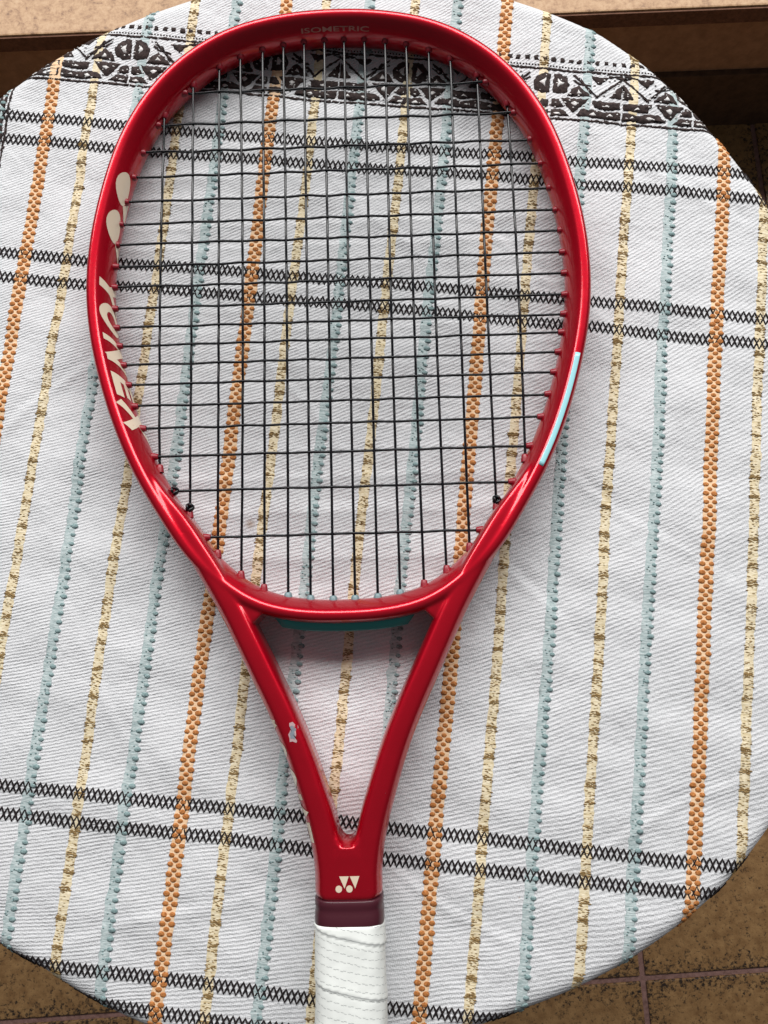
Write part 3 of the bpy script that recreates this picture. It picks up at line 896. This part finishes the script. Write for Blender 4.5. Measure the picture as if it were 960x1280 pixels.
# chipped paint on the left arm, hairline scratch on the right arm
chip = np.array([(-1.6, 3.6), (-0.2, 4.2), (1.0, 3.2), (0.9, 2.4), (2.2, 2.9), (2.5, 1.9), (1.5, 0.7), (1.9, -0.8), (1.7, -2.2), (2.6, -3.2), (2.3, -3.9), (0.6, -3.5), (-0.7, -3.8), (-0.9, -2.4), (-1.6, -1.0), (-1.0, 0.2), (-0.6, 1.6), (-1.5, 2.4)])
ang = R(-6)
def chip_poly(scale, off, name, mat):
    P_ = [(0, 0)] + [tuple(p * scale) for p in chip]
    n = len(chip)
    V = []
    for x, y in P_:
        xr, yr = x * math.cos(ang) - y * math.sin(ang), x * math.sin(ang) + y * math.cos(ang)
        V.append(down(-24.8 + xr * 1.05, -47.2 + yr * 1.15, off))
    mesh_obj(name, V, [(0, 1 + i, 1 + (i + 1) % n) for i in range(n)], mat, frame)['label'] = 'silver chip in the red paint'
chip_poly(1.0, 0.10, 'paint_chip', M['primer_edge']); chip_poly(0.66, 0.16, 'paint_chip_core', M['primer'])
mesh_obj('scratch', [down(x, y, 0.05) for x, y in ((18.2, -75.2), (22.0, -75.6), (22.0, -75.9), (18.2, -75.6))], [(0, 1, 2, 3)], M['primer'], frame)

# teal insert below the bridge
ss = np.linspace(s_of(37, 12), s_of(-37, 12), 50)
V, F = [], []
prof = [(3.0, 0.5), (9.4, -0.5), (9.8, -3), (9.4, -7.5), (3.0, -8.5)]
for i, s in enumerate(ss):
    c, n = hoop(s); e_ = min(1.0, min(i, 49 - i) / 5.0)
    for r, z in prof: V.append((c[0] + n[0] * (3 + (r - 3) * e_), c[1] + n[1] * (3 + (r - 3) * e_), z))
m = len(prof)
F = [(i * m + j, i * m + (j + 1) % m, (i + 1) * m + (j + 1) % m, (i + 1) * m + j) for i in range(49) for j in range(m)]
F += [list(range(m))[::-1], [49 * m + j for j in range(m)]]
mesh_obj('bridge_insert', V, F, M['teal_plastic'], frame)['label'] = 'dark teal strip under the bridge'

# collar and grip ----------------------------------------------------------
def ring_loft(rows, p, n=72):
    ctr = np.array([(0, y) for y, w, h in rows]); nn = np.tile([1.0, 0.0], (len(rows), 1))
    return loft(ctr, nn, [superell(w, h, p, n) for y, w, h in rows], False)
mesh_obj('collar', *ring_loft([(-121.9, 28.0, 22.0), (-122.0, 31.0, 25.9), (-122.5, 31.7, 26.6), (-124.6, 31.9, 26.8), (-125.7, 31.4, 26.3), (-127.0, 31.4, 26.3), (-128.2, 31.9, 27.0), (-130.5, 32.1, 27.6), (-133.2, 32.2, 28.2), (-134.0, 31.6, 27.6), (-134.4, 29, 25)], 3.3), M['maroon'], racket)
NA = 120; gy = np.r_[-132.4, -132.6, -132.9, np.arange(-133.4, -340, -0.8)]
# arc length round the section, zero at the top centre
def gsec(w, h): return np.array(superell(w, h, 3.3, NA))
s0_ = gsec(32.6, 29.2)
arc = np.r_[0, np.cumsum(np.linalg.norm(np.diff(np.vstack([s0_, s0_[:1]]), axis=0), axis=1))]
per_ = arc[-1]; arc = arc[:-1]
top_i = NA // 4
al = -(arc - arc[top_i]); al = np.where(al < -per_ / 2, al + per_, al)
V, UVs = [], []
for yi, y in enumerate(gy):
    w = np.interp(-y, [132, 150, 180, 220, 340], [32.3, 32.5, 32.9, 33.3, 34.2]); hg = w - 3.2
    sc = gsec(w, hg)
    if yi < 3: sc = sc * [0.90, 0.97, 0.99][yi]
    hyv = y + 0.23 * al
    ph_ = np.mod(hyv + 2300, 23.0) / 23.0
    stepv = 0.62 * (1 - ph_) ** 4 - 0.16 - 0.25 * np.exp(-((1 - ph_) / 0.03) ** 2) + 0.10 * np.sin(al / 4.1 + y / 5.7) + 0.06 * np.sin(al / 1.9 - y / 2.3)
    nrm = sc / np.linalg.norm(sc, axis=1)[:, None]
    sc = sc + nrm * stepv[:, None]
    for j in range(NA):
        V.append((sc[j, 0], y, sc[j, 1])); UVs.append((al[j], y))
n = len(gy)
F = [(i * NA + j, i * NA + (j + 1) % NA, (i + 1) * NA + (j + 1) % NA, (i + 1) * NA + j) for i in range(n - 1) for j in range(NA)]
F += [list(range(NA))[::-1], [(n - 1) * NA + j for j in range(NA)]]
mesh_obj('grip', V, F, M['grip'], racket, uv=UVs)['label'] = 'white perforated overgrip'
mesh_obj('butt_cap', *ring_loft([(-339.5, 33, 30), (-343, 38, 34.5), (-347, 38.5, 35), (-350, 36, 32)], 3.2), M['maroon'], racket)

# strings --------------------------------------------------------------------
mt = [5.4, 16.6, 28.0, 39.5, 51.8, 63.3, 77.5, 92.2]
mm_ = [5.3, 16.5, 27.2, 38.9, 50.2, 62.8, 77.0, 93.6]
mb = [5.4, 16.6, 27.7, 39.6, 51.0, 62.7, 76.9, 90.9]
mains = sorted([(s * a, s * b, s * c) for a, b, c in zip(mt, mm_, mb) for s in (1, -1)], key=lambda t: t[1])
cross = [291.4, 272.8, 256.9, 242.8, 228.7, 216.0, 204.5, 192.2, 180.7, 168.9, 158.4, 148.4, 138.0, 127.3, 115.8, 104.0, 89.1, 71.0, 47.1]
cross = [y + 0.25 for y in cross]
CLp = [Vector((p[0], p[1])) for p in CL]
def inside_span_y(x):
    ys_ = []
    for i in range(len(CL)):
        a, b = CL[i], CL[(i + 1) % len(CL)]
        if (a[0] - x) * (b[0] - x) <= 0 and abs(a[0] - b[0]) > 1e-9: ys_.append(a[1] + (b[1] - a[1]) * (x - a[0]) / (b[0] - a[0]))
    return min(ys_), max(ys_)
def inside_span_x(y):
    xs_ = []
    for i in range(len(CL)):
        a, b = CL[i], CL[(i + 1) % len(CL)]
        if (a[1] - y) * (b[1] - y) <= 0 and abs(a[1] - b[1]) > 1e-9: xs_.append(a[0] + (b[0] - a[0]) * (y - a[1]) / (b[1] - a[1]))
    return min(xs_), max(xs_)
def main_x(i, y):
    t, m_, b = mains[i]
    return np.interp(y, [15, 150, 320], [b, m_, t]) if False else (b + (t - b) * (y - 15) / 305 + (m_ - (b + (t - b) * (150 - 15) / 305)) * math.sin(math.pi * np.clip((y - 15) / 305, 0, 1)))
def tube(pts, r, n=8):
    pts = np.asarray(pts, float); tg = np.gradient(pts, axis=0); tg /= np.linalg.norm(tg, axis=1)[:, None]
    V = []
    for p, t in zip(pts, tg):
        a = np.cross(t, (0, 0, 1)); a /= np.linalg.norm(a); b = np.cross(a, t)
        for i in range(n):
            an_ = 2 * math.pi * i / n; V.append(p + (a * math.cos(an_) + b * math.sin(an_)) * r)
    m = len(pts)
    F = [(i * n + j, i * n + (j + 1) % n, (i + 1) * n + (j + 1) % n, (i + 1) * n + j) for i in range(m - 1) for j in range(n)]
    F += [list(range(n))[::-1], [(m - 1) * n + j for j in range(n)]]
    return V, F
SR = 0.68
gspots = []
def smooth_path(key, n):
    return crom(key, n, False)
for i in range(16):
    y0, y1 = inside_span_y(main_x(i, 170))
    y0 = inside_span_y(main_x(i, y0))[0]; y1 = inside_span_y(main_x(i, y1))[1]
    key = [(main_x(i, y0), y0, 0)]
    for j in range(len(cross) - 1, -1, -1):
        if y0 + 8 < cross[j] < y1 - 8: key.append((main_x(i, cross[j]), cross[j], 0.34 * (1 if (i + j) % 2 else -1)))
    key.append((main_x(i, y1), y1, 0))
    V, F = tube(smooth_path(key, 90), SR)
    mesh_obj('main_string', V, F, M['string'], racket)
    gspots.append(((main_x(i, y0), y0), (0, 1), abs(main_x(i, 100)) < 32)); gspots.append(((main_x(i, y1), y1), (0, -1), False))
for j, y in enumerate(cross):
    x0, x1 = inside_span_x(y)
    bow = lambda x: 0.0
    key = [(x0, y + rng.normal(0, .15), 0)]
    for i in range(16):
        x = main_x(i, y)
        if x0 + 7 < x < x1 - 7: key.append((x, y + rng.normal(0, .10), 0.50 * (-1 if (i + j) % 2 else 1)))
    key.append((x1, y + rng.normal(0, .15), 0))
    V, F = tube(smooth_path(key, 90), SR)
    mesh_obj('cross_string', V, F, M['string'], racket)
    gspots.append(((x0, y), (1, 0), False)); gspots.append(((x1, y), (-1, 0), False))
# grommets
def nub(r0, r1, L, n=12):
    prof = [(r0 * 1.15, -1.5), (r0, 0.6), (r1, L - 0.3), (r1 * 0.86, L), (0.66, L), (0.66, L - 1.2)]
    V, F = [], []
    for r, z in prof:
        for i in range(n):
            a = 2 * math.pi * i / n; V.append((z, r * math.cos(a), r * math.sin(a)))
    for j in range(len(prof) - 1):
        for i in range(n): F.append((j * n + i, j * n + (i + 1) % n, (j + 1) * n + (i + 1) % n, (j + 1) * n + i))
    return V, F
gm = {}
for (px, py), (dx, dy), teal in gspots:
    o = np.array([px + dx * 40, py + dy * 40, 0])
    p = hit(o, (-dx, -dy, 0), 0.0)
    if p is None: continue
    key = 'teal' if teal else ('long' if py < 200 else 'short')
    if key not in gm:
        pr = {'teal': (2.0, 1.6, 1.9), 'long': (1.8, 1.5, 2.5), 'short': (1.8, 1.4, 1.5)}[key]
        g = mesh_obj('grommet', *nub(*pr), M['nubteal'] if teal else M['nub'], frame); gm[key] = g.data
    else:
        g = link_mesh('grommet', gm[key], frame)
    g.location = tuple(p * MM); g.rotation_euler = (0, 0, math.atan2(dy, dx))
# tie-off knots
def lump(c, r, name='tie_off_knot'):
    V, F = [], []
    t = np.linspace(0, 2 * math.pi * 2, 60)
    pts = np.stack([c[0] + r * np.cos(t) * (0.8 + 0.2 * np.cos(3 * t)), c[1] + r * np.sin(t) * 0.9, c[2] + 0.9 * np.sin(1.5 * t)], -1)
    V, F = tube(pts, 0.85, 6)
    mesh_obj(name, V, F, M['string'], racket)
for cxy in ((-76.8, 62.6), (-84.6, 71.4), (77.0, 62.2)):
    lump((cxy[0], cxy[1], 0.8), 1.7)
